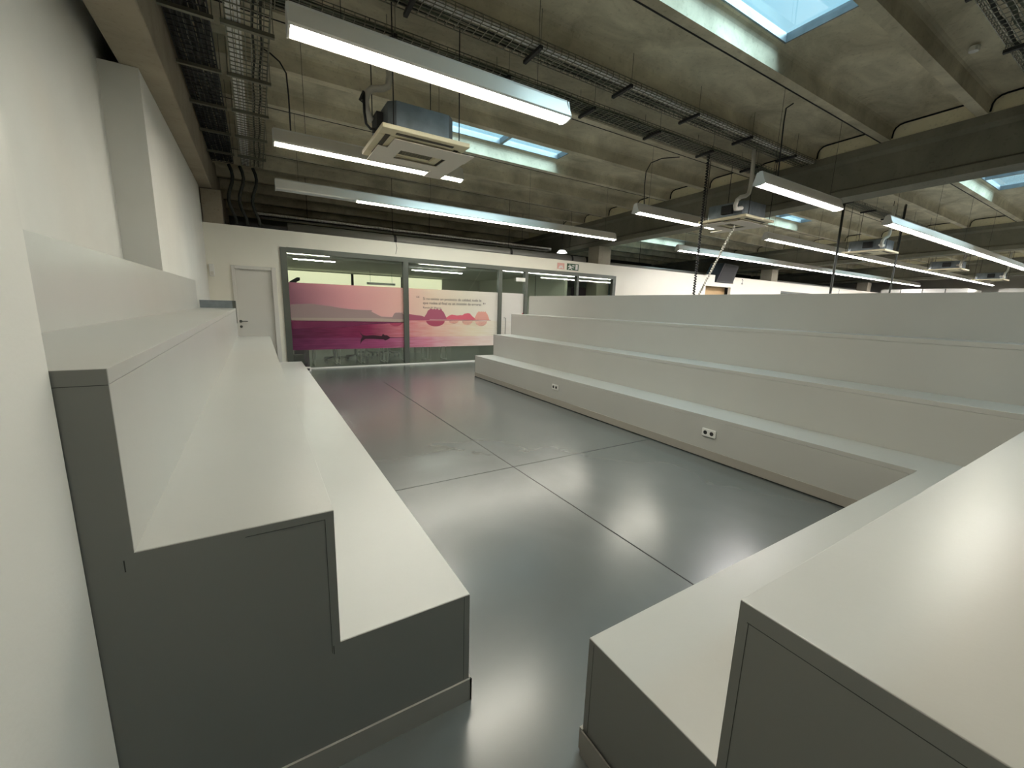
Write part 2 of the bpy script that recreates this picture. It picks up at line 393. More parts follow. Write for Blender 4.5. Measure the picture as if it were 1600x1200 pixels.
# printed film on the glass ----------------------------------------------------
def film_mat():
    m = bpy.data.materials.new('printed_film'); m.use_nodes = True; n, l = nodes(m); b = n['Principled BSDF']; out = n['Material Output']
    t = n.new('ShaderNodeTexCoord'); sp = n.new('ShaderNodeSeparateXYZ'); l.new(t.outputs['Object'], sp.inputs[0])
    def ramp(inp, lo, hi, stops):
        mr = n.new('ShaderNodeMapRange'); mr.inputs['From Min'].default_value = lo; mr.inputs['From Max'].default_value = hi
        l.new(inp, mr.inputs['Value']); r = n.new('ShaderNodeValToRGB'); e = r.color_ramp.elements
        e[0].position, e[0].color = stops[0][0], (*stops[0][1], 1); e[1].position, e[1].color = stops[-1][0], (*stops[-1][1], 1)
        for p, c in stops[1:-1]: q = e.new(p); q.color = (*c, 1)
        l.new(mr.outputs['Result'], r.inputs['Fac']); return r.outputs['Color']
    # the sky of the print, left to right
    sky = ramp(sp.outputs['X'], 0, 5.4, [(0, (.58,.30,.40)), (.22, (.90,.55,.58)), (.45, (.96,.68,.63)), (.58, (.93,.80,.68)), (.75, (.88,.84,.74)), (1, (.86,.84,.82))])
    water = ramp(sp.outputs['X'], 0, 5.4, [(0, (.24,.06,.15)), (.3, (.40,.06,.16)), (.44, (.78,.30,.36)), (.6, (.88,.60,.52)), (.8, (.87,.79,.63)), (1, (.85,.82,.78))])
    wat2 = ramp(sp.outputs['X'], 0, 5.4, [(0, (.30,.07,.19)), (.35, (.50,.12,.28)), (.55, (.78,.36,.48)), (.75, (.86,.66,.62)), (1, (.85,.80,.74))])
    zn = n.new('ShaderNodeTexNoise'); mp = n.new('ShaderNodeMapping'); mp.inputs['Scale'].default_value = (2.5, 1, 26)
    zn.inputs['Scale'].default_value = 1; zn.inputs['Detail'].default_value = 5
    l.new(t.outputs['Object'], mp.inputs[0]); l.new(mp.outputs[0], zn.inputs['Vector'])
    def gt(v):
        g = n.new('ShaderNodeMath'); g.operation = 'GREATER_THAN'; g.inputs[1].default_value = v; l.new(sp.outputs['Z'], g.inputs[0]); return g.outputs[0]
    m1 = n.new('ShaderNodeMixRGB'); l.new(gt(.24), m1.inputs['Fac']); l.new(wat2, m1.inputs['Color1']); l.new(water, m1.inputs['Color2'])
    rip = n.new('ShaderNodeMixRGB'); rip.blend_type = 'OVERLAY'; rip.inputs['Fac'].default_value = .55
    l.new(m1.outputs[0], rip.inputs['Color1']); l.new(zn.outputs['Fac'], rip.inputs['Color2'])
    m2 = n.new('ShaderNodeMixRGB'); l.new(gt(.66), m2.inputs['Fac']); l.new(rip.outputs[0], m2.inputs['Color1']); l.new(sky, m2.inputs['Color2'])
    l.new(m2.outputs[0], b.inputs['Base Color']); b.inputs['Roughness'].default_value = .25
    # partly see-through on the left
    op = n.new('ShaderNodeMapRange'); op.inputs['From Min'].default_value = 0; op.inputs['From Max'].default_value = 4.6
    op.inputs['To Min'].default_value = .6; op.inputs['To Max'].default_value = .93; l.new(sp.outputs['X'], op.inputs['Value'])
    tr = n.new('ShaderNodeBsdfTransparent'); l.new(m2.outputs[0], tr.inputs['Color'])
    tl = n.new('ShaderNodeBsdfTranslucent'); l.new(m2.outputs[0], tl.inputs['Color'])
    s0 = n.new('ShaderNodeMixShader'); s0.inputs['Fac'].default_value = .3; l.new(b.outputs[0], s0.inputs[1]); l.new(tl.outputs[0], s0.inputs[2])
    s1 = n.new('ShaderNodeMixShader'); l.new(op.outputs[0], s1.inputs['Fac']); l.new(tr.outputs[0], s1.inputs[1]); l.new(s0.outputs[0], s1.inputs[2])
    l.new(s1.outputs[0], out.inputs['Surface']); return m
M['film'] = film_mat()
def inkmat(name, col, op):
    m = bpy.data.materials.new(name); m.use_nodes = True; n, l = nodes(m); b = n['Principled BSDF']; out = n['Material Output']
    b.inputs['Base Color'].default_value = (*col, 1); b.inputs['Roughness'].default_value = .4
    tr = n.new('ShaderNodeBsdfTransparent'); mx = n.new('ShaderNodeMixShader'); mx.inputs['Fac'].default_value = op
    l.new(tr.outputs[0], mx.inputs[1]); l.new(b.outputs[0], mx.inputs[2]); l.new(mx.outputs[0], out.inputs['Surface']); return m
M['hill'] = inkmat('print_grey_hills', (.38, .28, .28), .8)
M['shore'] = inkmat('print_shore', (.50, .40, .34), .8)
M['plum'] = inkmat('print_plum', (.22, .03, .10), .65)
M['rock1'] = inkmat('print_rock_plum', (.40, .10, .17), .85)
M['rock2'] = inkmat('print_rock_red', (.68, .13, .19), .8)
M['rock3'] = inkmat('print_rock_peach', (.80, .40, .34), .8)
M['refl1'] = inkmat('print_reflection_plum', (.50, .08, .16), .6)
M['refl2'] = inkmat('print_reflection_red', (.80, .40, .36), .35)
M['canoe'] = inkmat('print_black', (.03, .005, .015), .95)
M['ink'] = inkmat('print_text', (.08, .06, .08), .85)

film = empty('window_film', (.6, YW+.026, .44), 'wide pink sunset lake print stuck across the glazed front', 'window film')
YF = YW+.026
for (a, b) in ((.6, 3.04), (3.16, 5.66), (5.76, 6.5)):
    o = MB().box(a, b, YF, YF+.002, .42, 1.86).build('film_sheet', M['film'], film)
def flat(name, pts, m, dy=.001):
    return MB().prism(pts, 1, YF-dy-.0006, YF-dy).build(name, m, film)
def clipx(pts, a, b):   # keep the printed outlines off the mullions
    return [(min(max(x, a), b), z) for x, z in pts]
random.seed(3)
H = 1.115
hill = [(.61, H-.02), (.61, 1.40)] + [(x, 1.42-.004*math.sin(5*x)+.05*math.sin(2.1*x+1.0)-.10*max(0, x-1.4)) for x in [1.0+.1*i for i in range(14)]]
hill += [(2.28, 1.28), (2.38, 1.23), (2.5, 1.17), (3.04, 1.15), (3.04, H-.02)]
flat('printed_hills', hill, M['hill'])
flat('printed_shore', [(.61, 1.06), (3.04, 1.04), (3.04, 1.11), (2.4, 1.13), (.61, 1.12)], M['shore'], .002)
flat('printed_dark_water', [(.6, .88), (1.7, .92), (2.2, .98), (3.04, 1.03), (3.04, 1.05), (.6, 1.07)], M['plum'], .002)
def dome(cx, w, h, n=24, jag=.035):
    return [(cx-w/2, H)] + [(cx-w/2+w*i/n, H+h*min(1, 1.3*math.sin(math.pi*i/n)**.75)*(.95+.05*math.sin(i*1.9))+random.uniform(-jag, jag)*h) for i in range(1, n)] + [(cx+w/2, H)]
flat('printed_rock', clipx(dome(2.92, .34, .16), 2.7, 3.04), M['hill'], .003)
flat('printed_rock', dome(3.86, .62, .27), M['rock1'], .003)
flat('printed_rock', [(4.10, H), (4.16, 1.17), (4.22, 1.21), (4.30, 1.245), (4.38, 1.235), (4.46, 1.22), (4.54, 1.235), (4.60, 1.23), (4.66, 1.27), (4.76, 1.29), (4.82, 1.28), (4.88, 1.22), (4.96, 1.16), (5.0, H)], M['rock2'], .002)
flat('printed_rock', dome(5.18, .46, .23, jag=.01), M['rock3'], .002)
flat('printed_rock', clipx(dome(6.55, .30, .22, jag=.01), 6.3, 6.5), M['rock2'], .002)
flat('printed_shore', [(3.16, 1.10), (3.16, 1.24), (3.5, 1.20), (3.7, 1.13), (3.7, 1.10)], M['rock1'], .002)
flat('printed_waterline', [(3.16, 1.085), (3.16, 1.105), (5.45, 1.115), (5.45, 1.105)], M['rock1'], .004)
def refl(cx, w, h, m):
    flat('printed_reflection', [(cx+w/2*math.cos(math.pi+math.pi*i/12), 1.08+h*math.sin(math.pi+math.pi*i/12)) for i in range(13)], m)
refl(3.86, .50, .14, M['refl1']); refl(4.36, .26, .07, M['refl2']); refl(4.75, .30, .10, M['refl2']); refl(5.16, .36, .13, M['refl2'])
refl(2.85, .36, .14, M['refl1'])
flat('printed_canoe', [(1.98, .83), (2.06, .74), (2.14, .72), (2.3, .73), (2.50, .71), (2.53, .76), (2.57, .73), (2.63, .725), (2.70, .675), (3.04, .665), (3.04, .655), (2.70, .66), (2.65, .63), (2.58, .60), (2.54, .63), (2.3, .645), (2.12, .645), (2.05, .60), (2.0, .52), (2.02, .64), (2.06, .70)], M['canoe'], .004)

def text(body, size, x, y, z, mt, parent, name='lettering', ext=.0006, rot=math.pi/2):
    cu = bpy.data.curves.new(name, 'FONT'); cu.body = body; cu.size = size; cu.extrude = ext; cu.resolution_u = 2
    t = bpy.data.objects.new(name, cu); COL.objects.link(t); bpy.context.view_layer.update()
    me = bpy.data.meshes.new_from_object(t.evaluated_get(bpy.context.evaluated_depsgraph_get()))
    bpy.data.objects.remove(t); bpy.data.curves.remove(cu)
    o = bpy.data.objects.new(name, me); COL.objects.link(o); me.materials.clear(); me.materials.append(mt)
    o.rotation_euler = (rot, 0, 0)
    if parent:
        o.parent = parent; o.location = Vector((x, y, z))-Vector(parent.location)
    else: o.location = (x, y, z)
    return o
yt = YF-.006
l1 = text('Si no existe un producto de calidad, todo lo', .1, 3.53, yt, 1.595, M['ink'], film)
l2 = text('que rodea al final es un montón de errores', .1, 3.53, yt, 1.49, M['ink'], film)
l3 = text('Ramón M. Marcos', .065, 3.53, yt, 1.385, M['ink'], film)
for o_, wd in ((l1, 1.62), (l2, 1.62)):
    xs = [v.co.x for v in o_.data.vertices]; s = wd/(max(xs)-min(xs)); o_.scale = (s, s, 1)
text('“', .2, 3.36, yt, 1.55, M['ink'], film); text('”', .2, 5.2, yt, 1.43, M['ink'], film)

# rooms behind the partition -----------------------------------------------------
YR = 16.0
tag(MB().box(.40, 14.6, YW+.13, YR, 2.50, 2.56).build('trim_1', M['interior']), kind='structure')       # low ceiling of the glazed rooms
rb = MB().box(.4, .8, YR, YR+.1, 0, 2.5).box(.8, 6.4, YR, YR+.1, 0, 1.87).box(6.4, 14.6, YR, YR+.1, 0, 2.5).box(.30, .40, YW+.13, YR+.1, 0, 2.56)
rb.box(.8, 6.4, YR, YR+.1, 2.46, 2.5)
tag(rb.build('wall_room', M['interior']), kind='structure')
w2 = tag(MB().box(.8, 6.4, YR+.05, YR+.06, 1.87, 2.46).build('window_2', M['winlight']), kind='structure')
for x in (2.95, 4.75): MB().box(x, x+.08, YR, YR+.05, 1.87, 2.46).build('window_frame', M['black'], w2)
tag(MB().box(8.05, 8.15, YW+.14, YR, 0, 2.5).build('wall_divider', M['interior']), kind='structure')
for n, (x0, x1, y, lab) in enumerate(((.8, 1.75, 11.4, 'slim lit ceiling strip at the left end of the glazed room'), (3.9, 5.5, 12.1, 'slim lit ceiling strip behind the glass with the printed text'))):
    t = empty('ceiling_strip_light', ((x0+x1)/2, y, 2.5), lab, 'ceiling light', 'strip lights inside the glazed room')
    MB().box(x0, x1, y-.04, y+.04, 2.455, 2.499).build('housing', M['housing'], t)
    MB().box(x0+.02, x1-.02, y-.03, y+.03, 2.445, 2.455).build('diffuser', M['room_lamp'], t)
t = empty('pendant_light', (3.4, 14.2, 2.06), 'unlit grey linear pendant hanging in the glazed room before the bright windows', 'pendant light')
MB().box(3.1, 4.0, 14.15, 14.25, 2.06, 2.13).build('housing', M['interior'], t)
for x in (3.2, 3.9): MB().tube([(x, 14.2, 2.13), (x, 14.2, 2.5)], .004).build('suspension_wire', M['dark'], t)

# office chairs
def chair(x, y, rz, lab):
    t = empty('office_chair', (x, y, 0), lab, 'office chair', 'office chairs in the glazed room')
    b = MB().box(x-.24, x+.24, y-.24, y+.22, .45, .53).build('seat', M['fabric'], t, bevel=.03)
    b = MB().prism([(x-.23, .66), (x+.23, .66), (x+.26, .98), (x+.24, 1.05), (x-.24, 1.05), (x-.26, .98)], 1, y+.20, y+.25).build('backrest', M['fabric'], t, bevel=.015)
    MB().box(x-.14, x+.14, y+.2, y+.24, 1.14, 1.28).build('headrest', M['fabric'], t, bevel=.02)
    MB().box(x-.03, x+.03, y+.22, y+.26, .5, 1.2).build('back_post', M['chrome'], t)
    MB().tube([(x, y, .1), (x, y, .46)], .03).build('gas_lift', M['chrome'], t)
    bs = MB()
    for k in range(5):
        a = 2*math.pi*k/5; bs.tube([(x, y, .11), (x+.28*math.cos(a), y+.28*math.sin(a), .07)], .018, 6)
        bs.tube([(x+.28*math.cos(a)-.015, y+.28*math.sin(a), .03), (x+.28*math.cos(a)+.015, y+.28*math.sin(a), .03)], .029, 8)
    bs.build('base', M['chrome'], t)
    t.rotation_euler = (0, 0, 0)
    return t
chair(1.62, 11.3, 0, 'dark office chair behind the glass, leftmost of the row')
chair(2.16, 11.5, 0, 'dark office chair behind the glass, second from the left')
chair(2.62, 12.25, 0, 'dark office chair behind the glass, third from the left and farther back')
chair(3.2, 12.1, 0, 'dark office chair behind the glass, just left of the first mullion')
tb = empty('meeting_table', (2.2, 12.8, 0), 'long pale meeting table behind the office chairs in the glazed room', 'table')
MB().box(.95, 4.4, 12.7, 13.8, .71, .74).build('tabletop', M['white'], tb)
for x in (1.1, 4.2):
    for y in (12.8, 13.7): MB().box(x, x+.05, y, y+.05, 0, .71).build('leg', M['chrome'], tb)
# stacking chairs with bent wire legs seen under the film
def wire_chair(x, y, lab):
    t = empty('wire_chair', (x, y, 0), lab, 'chair', 'wire legged chairs behind the glass')
    for s in (-.22, .22):
        MB().tube([(x+s, y-.2, .44), (x+s*1.1, y-.22, .02), (x+s*1.1, y+.2, .02), (x+s, y+.18, .44)], .011, 6).build('leg', M['legs'], t)
    MB().box(x-.23, x+.23, y-.22, y+.2, .44, .465).build('seat', M['fabric'], t, bevel=.01)
    MB().box(x-.22, x+.22, y+.2, y+.22, .6, .85).build('backrest', M['fabric'], t, bevel=.008)
    for s in (-.19, .19): MB().tube([(x+s, y+.19, .44), (x+s, y+.21, .7)], .01, 6).build('back_frame', M['legs'], t)
    return t
wc = ['leftmost', 'second from the left', 'third from the left', 'fourth from the left', 'fifth from the left', 'rightmost']
for i, x in enumerate((1.30, 1.86, 2.42, 2.98, 3.54, 4.10)):
    wire_chair(x, 10.75, 'wire legged chair close behind the glass, %s of the row' % wc[i])
cb = empty('tall_cabinet', (.8, 10.62, 0), 'tall dark cabinet behind the left end of the film', 'cabinet')
MB().box(.66, .95, 10.5, 10.8, 0, 1.72).build('body', M['purple'], cb)
MB().box(.68, .93, 10.49, 10.5, .6, 1.65).build('door', M['fabric'], cb)
mo = MB().prism([(.64, 1.80), (.86, 1.93), (.86, 1.99), (.80, 1.99), (.66, 1.90)], 1, 10.55, 10.75).build('monitor', M['black'])
tag(mo, 'small black tilted screen standing on the tall dark cabinet', 'monitor')
MB().tube([(.78, 10.65, 1.722), (.78, 10.65, 1.90)], .015).build('stand', M['black'], mo)
bx = MB().box(.62, .82, 10.25, 10.4, 0, .30).build('black_box', M['black']); tag(bx, 'black equipment box on the floor inside the left end of the glazing', 'box')
# coloured panels at the right end
cp = MB()
for n, (a, b, z1, m, lab) in enumerate(((9.0, 9.63, 2.2, 'purple', 'dark purple panel in the right end glazed room'), (9.63, 10.0, 2.2, 'blue', 'deep blue panel beside the purple one behind the glazing'), (10.0, 11.6, 2.48, 'cyan', 'pale cyan panel at the right end behind the glazing'))):
    o = MB().box(a, b, 11.0, 11.05, 0, z1).build('room_panel', M[m]); tag(o, lab, 'panel')
pl = empty('pendant_lamp', (9.55, 10.6, 2.25), 'small white hanging lamp in front of the blue panel behind glass', 'lamp')
MB().tube([(9.55, 10.6, 2.20), (9.55, 10.6, 2.32)], [.09, .05], 14).build('lamp_shade', M['small_lamp'], pl)
MB().tube([(9.55, 10.6, 2.32), (9.55, 10.6, 2.5)], .004, 6).build('cord', M['dark'], pl)
for n, x in enumerate((7.05, 7.5)):
    o = MB().tube([(x, 11.0, 0), (x+.02, 11.0, 1.3), (x, 11.0, 2.5)], .008, 6).build('hanging_cable', M['dark'])
    tag(o, ('left' if n == 0 else 'right')+' thin dark cable hanging behind the fourth glass pane', 'cable')

# signs on the partition
es = empty('exit_sign', (8.12, YW, 2.70), 'green running man exit sign above the glazed front', 'sign')
MB().box(7.98, 8.42, YW-.012, YW-.001, 2.62, 2.81).build('board', M['green'], es)
rm = MB(); y0, y1 = YW-.015, YW-.012
rm.box(8.30, 8.385, y0, y1, 2.645, 2.79)
rm.tube([(8.07, YW-.0135, 2.775), (8.075, YW-.0135, 2.775)], .018, 10)
rm.prism([(8.05, 2.75), (8.10, 2.76), (8.15, 2.72), (8.24, 2.70), (8.24, 2.685), (8.14, 2.695), (8.13, 2.675), (8.19, 2.64), (8.165, 2.63), (8.10, 2.665), (8.04, 2.635), (8.02, 2.645), (8.075, 2.69), (8.07, 2.725), (8.02, 2.70), (8.01, 2.715)], 1, y0, y1)
rm.prism([(8.17, 2.765), (8.23, 2.765), (8.23, 2.78), (8.27, 2.755), (8.23, 2.73), (8.23, 2.745), (8.17, 2.745)], 1, y0, y1)
rm.build('pictogram', M['white'], es)
fs = empty('fire_sign', (7.75, YW, 2.70), 'small faded red and white pictogram left of the exit sign', 'sign')
MB().box(7.62, 7.88, YW-.01, YW-.001, 2.63, 2.80).build('board', M['redfade'], fs)
MB().prism([(7.66, 2.65), (7.72, 2.74), (7.75, 2.71), (7.79, 2.75), (7.84, 2.65), (7.80, 2.65), (7.76, 2.68), (7.73, 2.65)], 1, YW-.013, YW-.01).build('pictogram', M['white'], fs)
n2 = text('2', .30, 17.1, YW-.004, 2.68, M['black'], None, 'wall_number'); tag(n2, 'black number 2 on the cream partition', 'sign')
n3 = text('3', .30, 26.0, YW-.004, 2.68, M['black'], None, 'wall_number'); tag(n3, 'black numeral three on the partition, farther right than the other numeral', 'sign')
wz = MB().tube([(2.88, YW-.006, 2.89), (2.90, YW-.006, 2.76), (2.87, YW-.006, 2.62)], .004, 5).build('loose_wire', M['dark']); tag(wz, 'thin loose wire hanging over the top of the glazed front', 'cable')

# doorway, speaker and third window in the long partition
tag(MB().box(14.7, 16.5, YW+.30, YW+.36, 0, 2.8).build('wall_niche', M['brown']), kind='structure')
sp_ = empty('black_loudspeaker', (15.95, 10.0, 2.67), 'large black tilted loudspeaker above the brown doorway', 'loudspeaker')
MB().prism([(15.32, 2.67), (16.45, 2.67), (16.75, 3.38), (15.75, 3.42)], 1, YW-.05, YW+.55).build('cabinet', M['black'], sp_, bevel=.02)
MB().prism([(15.42, 2.72), (16.36, 2.72), (16.62, 3.32), (15.80, 3.36)], 1, YW-.062, YW-.05).build('grille', M['dark'], sp_)
w3 = tag(MB().box(20.3, 24, YW, YW+.1, 2.47, 2.55).box(20.3, 20.38, YW, YW+.1, 1.0, 2.47).box(23.92, 24, YW, YW+.1, 1, 2.47).build('window_3', M['metalframe']), kind='structure')
MB().box(20.38, 23.92, YW+.04, YW+.046, 1.0, 2.47).build('glass_pane', M['glass'], w3)

# duct and tray above the rooms
du = empty('spiral_duct', (4.4, 10.75, 3.0), 'long dark metal spiral duct lying above the partition', 'duct')
MB().tube([(.7, 10.75, 3.02), (9.2, 10.75, 3.02)], .13, 20).build('pipe', M['duct'], du, smooth=True)
for x in (3.0, 6.35, 8.6):
    MB().tube([(x, 10.75, 3.02), (x+.06, 10.75, 3.02)], .142, 20).build('joint_collar', M['dark'], du)
    MB().tube([(x, 10.75, 3.1), (x, 10.75, 4.46)], .006, 6).build('hanger_rod', M['dark'], du)
du2 = MB().tube([(9.95, 10.95, 3.0), (16.0, 10.95, 3.0)], .10, 20).build('spiral_duct', M['duct'], smooth=True)
MB().tube([(12, 10.95, 3.0), (12, 10.95, 4.46)], .006, 6).build('hanger_rod', M['dark'], du2)
tag(du2, 'second thinner metal duct right of the exit sign column', 'duct')
du3 = MB().tube([(19.9, 10.8, 3.02), (30, 10.8, 3.02)], .09, 16).build('spiral_duct', M['duct'], smooth=True)
tag(du3, 'thin metal duct above the numbered partition at far right', 'duct')
ct = MB().box(.15, 8.5, 11.6, 11.9, 3.36, 3.39).box(.15, 8.5, 11.6, 11.61, 3.36, 3.44).build('cable_tray', M['palecable'])
tag(ct, 'long pale cable tray just above the spiral duct at the back', 'cable tray')
for x in (1.2, 4.3, 7.4): MB().tube([(x, 11.7, 3.38), (x, 11.7, 4.45)], .006, 6).build('hanger_rod', M['dark'], ct)
bl = empty('black_duct', (.5, 10.9, 2.9), 'black duct box in the dark corner above the white door', 'duct')
MB().box(-.35, .69, 10.65, 11.2, 2.6, 3.05).build('body', M['black'], bl)
hl = empty('high_bay_lamp', (8.9, 11.3, 3.4), 'small lit round lamp high above the exit sign', 'lamp')
MB().tube([(8.72, 11.3, 3.28), (8.72, 11.3, 3.36)], [.17, .10], 16).build('lamp_shade', M['small_lamp'], hl)
MB().tube([(8.72, 11.3, 3.36), (8.72, 11.3, 4.46)], .008).build('cord', M['dark'], hl)

# ================================================================ BENCHES
LAM, LAM_SHADED = M['laminate'], M['laminate_edge']
TB = .035; RT = .022
# left stepped bench
lbch = empty('stepped_bench', (-.1, 4.6, 0), 'grey stepped bench seating along the left wall, three steps high', 'bench')
yn, yf = 1.22, 7.95
LX = [.595, .15, -.29, -.745]; LZ = [.455, .898, 1.34]
zb = 0
for k in range(3):
    xa, xb, zt = LX[k+1], LX[k], LZ[k]
    MB().box(xa-(0 if k == 2 else .02), xb, yn+.001, yf, zt-TB, zt).build('seat_board', LAM, lbch, bevel=.0015)
    MB().box(xb-RT, xb-.0005, yn+.001, yf-.001, (0 if k == 0 else LZ[k-1]), zt-TB-.0015).build('riser', LAM, lbch, bevel=.001)
ST = [(LX[3], 0), (LX[0]-.001, 0), (LX[0]-.001, LZ[0]-.001), (LX[1]-.001, LZ[0]-.001), (LX[1]-.001, LZ[1]-.001), (LX[2]-.001, LZ[1]-.001), (LX[2]-.001, LZ[2]-.001), (LX[3], LZ[2]-.001)]
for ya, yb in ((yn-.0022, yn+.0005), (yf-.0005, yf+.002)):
    MB().prism([(x, z) for x, z in ST], 1, ya, yb).build('end_panel', LAM_SHADED, lbch)
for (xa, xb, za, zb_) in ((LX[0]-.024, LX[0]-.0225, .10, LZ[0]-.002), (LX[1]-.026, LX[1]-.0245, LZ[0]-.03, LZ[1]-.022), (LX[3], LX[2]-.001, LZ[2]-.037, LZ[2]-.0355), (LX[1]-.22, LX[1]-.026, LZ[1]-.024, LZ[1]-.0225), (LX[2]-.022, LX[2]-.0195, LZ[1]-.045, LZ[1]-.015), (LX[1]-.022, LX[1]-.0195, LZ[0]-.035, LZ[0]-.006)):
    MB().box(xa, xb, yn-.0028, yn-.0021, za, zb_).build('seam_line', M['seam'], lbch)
MB().box(-.767, -.747, yn, 7.75, 1.0, 1.735).build('back_panel', LAM, lbch, bevel=.0015)
MB().box(.5955, .603, yn-.010, yf, 0, .095).build('skirting', M['skirt'], lbch)
MB().box(-.37, .603, yn-.010, yn-.0025, 0, .095).build('skirting', M['skirt'], lbch)
eb = MB().box(-.745, -.33, 7.955, 8.03, 1.1, 1.455).build('end_board', M['acbody'], lbch)
MB().box(-.33, -.285, 7.955, 8.03, 1.1, 1.455).build('end_cap', M['metalframe'], lbch)

# right and near bench (one L)
rb_ = empty('stepped_bench', (4.6, 4, 0), 'grey L shaped stepped bench wrapping the right side and near corner', 'bench')
RX = [3.89, 4.33, 4.77, 5.21]; RY = [.85, .41, -.03, -.47]; RZ = [.45, .893, 1.335]
XE, YE = .849, 7.86
for k in range(3):
    x0, x1, y0, y1, zt = RX[k], RX[k+1], RY[k], RY[k+1], RZ[k]
    L = [(XE, y1), (XE, y0), (x0, y0), (x0, YE), (x1+.02, YE), (x1+.02, y1-.02), (XE, y1-.02)]
    L = [(XE, y1-.02), (XE, y0), (x0, y0), (x0, YE), (x1+.02, YE), (x1+.02, y1-.02)]
    MB().prism(L, 2, zt-.038, zt).build('seat_board', LAM, rb_, bevel=.0015)
    z0 = 0 if k == 0 else RZ[k-1]
    R_ = [(XE, y0-RT), (XE, y0), (x0, y0), (x0, YE), (x0+RT, YE), (x0+RT, y0-RT)]
    MB().prism(R_, 2, z0, zt-.0395).build('riser', LAM, rb_, bevel=.001)
SE = [(RY[0]-.001, 0), (RY[0]-.001, RZ[0]-.001), (RY[1]-.001, RZ[0]-.001), (RY[1]-.001, RZ[1]-.001), (RY[2]-.001, RZ[1]-.001), (RY[2]-.001, RZ[2]-.001), (RY[3]+.001, RZ[2]-.001), (RY[3]+.001, 0)]
MB().prism(SE, 0, XE-.0022, XE-.0004).build('end_panel', LAM_SHADED, rb_)
SF = [(RX[0]+.001, 0), (RX[0]+.001, RZ[0]-.001), (RX[1]+.001, RZ[0]-.001), (RX[1]+.001, RZ[1]-.001), (RX[2]+.001, RZ[1]-.001), (RX[2]+.001, RZ[2]-.001), (RX[3]-.001, RZ[2]-.001), (RX[3]-.001, 0)]
MB().prism(SF, 1, YE+.0005, YE+.014).build('end_panel', LAM_SHADED, rb_)
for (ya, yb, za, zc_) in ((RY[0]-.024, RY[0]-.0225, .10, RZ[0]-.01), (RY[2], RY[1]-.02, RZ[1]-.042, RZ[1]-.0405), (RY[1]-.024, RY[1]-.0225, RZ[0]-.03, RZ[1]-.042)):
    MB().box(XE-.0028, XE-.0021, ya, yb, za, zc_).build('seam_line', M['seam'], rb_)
P_ = [(XE, -.50), (XE, -.47), (5.21, -.47), (5.21, YE), (5.24, YE), (5.24, -.50)]
MB().prism(P_, 2, 0, 1.735).build('back_panel', LAM, rb_, bevel=.0015)
K_ = [(XE-.006, .84), (XE-.006, .856), (3.884, .856), (3.884, YE+.004), (3.894, YE+.004), (3.894, .846)]
MB().prism([(XE-.009, .845), (XE-.009, .858), (3.882, .858), (3.882, YE+.004), (3.892, YE+.004), (3.892, .846)], 2, .012, .098).build('skirting', M['skirt'], rb_)
MB().box(XE-.009, XE-.0142, -.5, .845, .0, .098).build('skirting', M['skirt'], rb_)
MB().prism([(XE-.004, .848), (XE-.004, .852), (3.888, .852), (3.888, YE), (3.89, YE), (3.89, .848)], 2, .0, .012).build('shadow_gap', M['gap'], rb_)
# sockets
for n, (y, z, lab) in enumerate(((2.42, .28, 'double wall socket on the lowest right step, nearer one'), (5.03, .285, 'double wall socket on the lowest right step, farther one'))):
    t = empty('power_socket', (3.885, y, z), lab, 'socket', 'sockets on the lowest step')
    MB().box(3.872, 3.889, y-.075, y+.075, z-.04, z+.04).build('plate', M['white'], t, bevel=.004)
    for s in (-.035, .035):
        MB().tube([(3.8745, y+s, z), (3.8705, y+s, z)], .021, 16).build('socket_hole', M['dark'], t)
for n, (x, y, z, lab) in enumerate(((.80, 9.75, .12, 'small floor outlet box at the glass near the left bench end'),)):
    t = empty('floor_outlet', (x, y, 0), lab, 'outlet')
    MB().box(x-.1, x+.1, y-.06, y+.06, 0, .09).build('housing', M['white'], t, bevel=.01)
    MB().box(x-.07, x+.07, y-.064, y-.06, .02, .07).build('socket_plate', M['black'], t)

# ================================================================ LIGHTS
def luminaire(x0, x1, y, z, lab, off=0, n=None, cool=False, group='long strip luminaires hanging from the ceiling'):
    """z = rim of the reflector"""
    t = empty('strip_luminaire', ((x0+x1)/2, y, z), lab, 'ceiling light', group)
    w0, w1, hh = .03, .085, .155
    MB().prism([(y-w1, z), (y-w1-.004, z+.02), (y-w0, z+hh), (y+w0, z+hh), (y+w1+.004, z+.02), (y+w1, z), (y+w1-.008, z+.006), (y+w0-.01, z+hh-.03), (y-w0+.01, z+hh-.03), (y-w1+.008, z+.006)], 0, x0, x1).build('reflector', M['housing'], t)
    MB().box(x0+.01, x1-.01, y-.022, y+.022, z+.045, z+hh+.02).build('spine', M['white'], t)
    seg = n or max(1, round((x1-x0)/1.22)); L = (x1-x0)/seg
    for k in range(seg):
        a, b = x0+k*L+.012, x0+(k+1)*L-.012
        P = [(y-.062*math.cos(math.pi*i/8), z+.03-.045*math.sin(math.pi*i/8)) for i in range(9)]
        P += [(y+.05, z+.042), (y-.05, z+.042)]
        MB().prism(P, 0, a, b).build('diffuser', M['off'] if k < off else M['tube_far' if cool == 2 else 'tube_cool' if cool else 'tube_on'], t)
    for x in (x0, x1-.012):
        MB().prism([(y-w1-.002, z-.004), (y-w0-.01, z+hh+.004), (y+w0+.01, z+hh+.004), (y+w1+.002, z-.004), (y+.03, z-.02), (y-.03, z-.02)], 0, x-.004, x+.012).build('end_cap', M['white'], t)
    nw = max(2, int(round((x1-x0)/2.4))+1)
    for k in range(nw):
        x = x0+.35+(x1-x0-.7)*k/(nw-1)
        MB().tube([(x, y, z+hh), (x, y, ZR+(.238 if y > 1.2 else -.005)-SL*y)], .0025, 5).build('suspension_wire', M['dark'], t)
    return t
ZL = 3.30
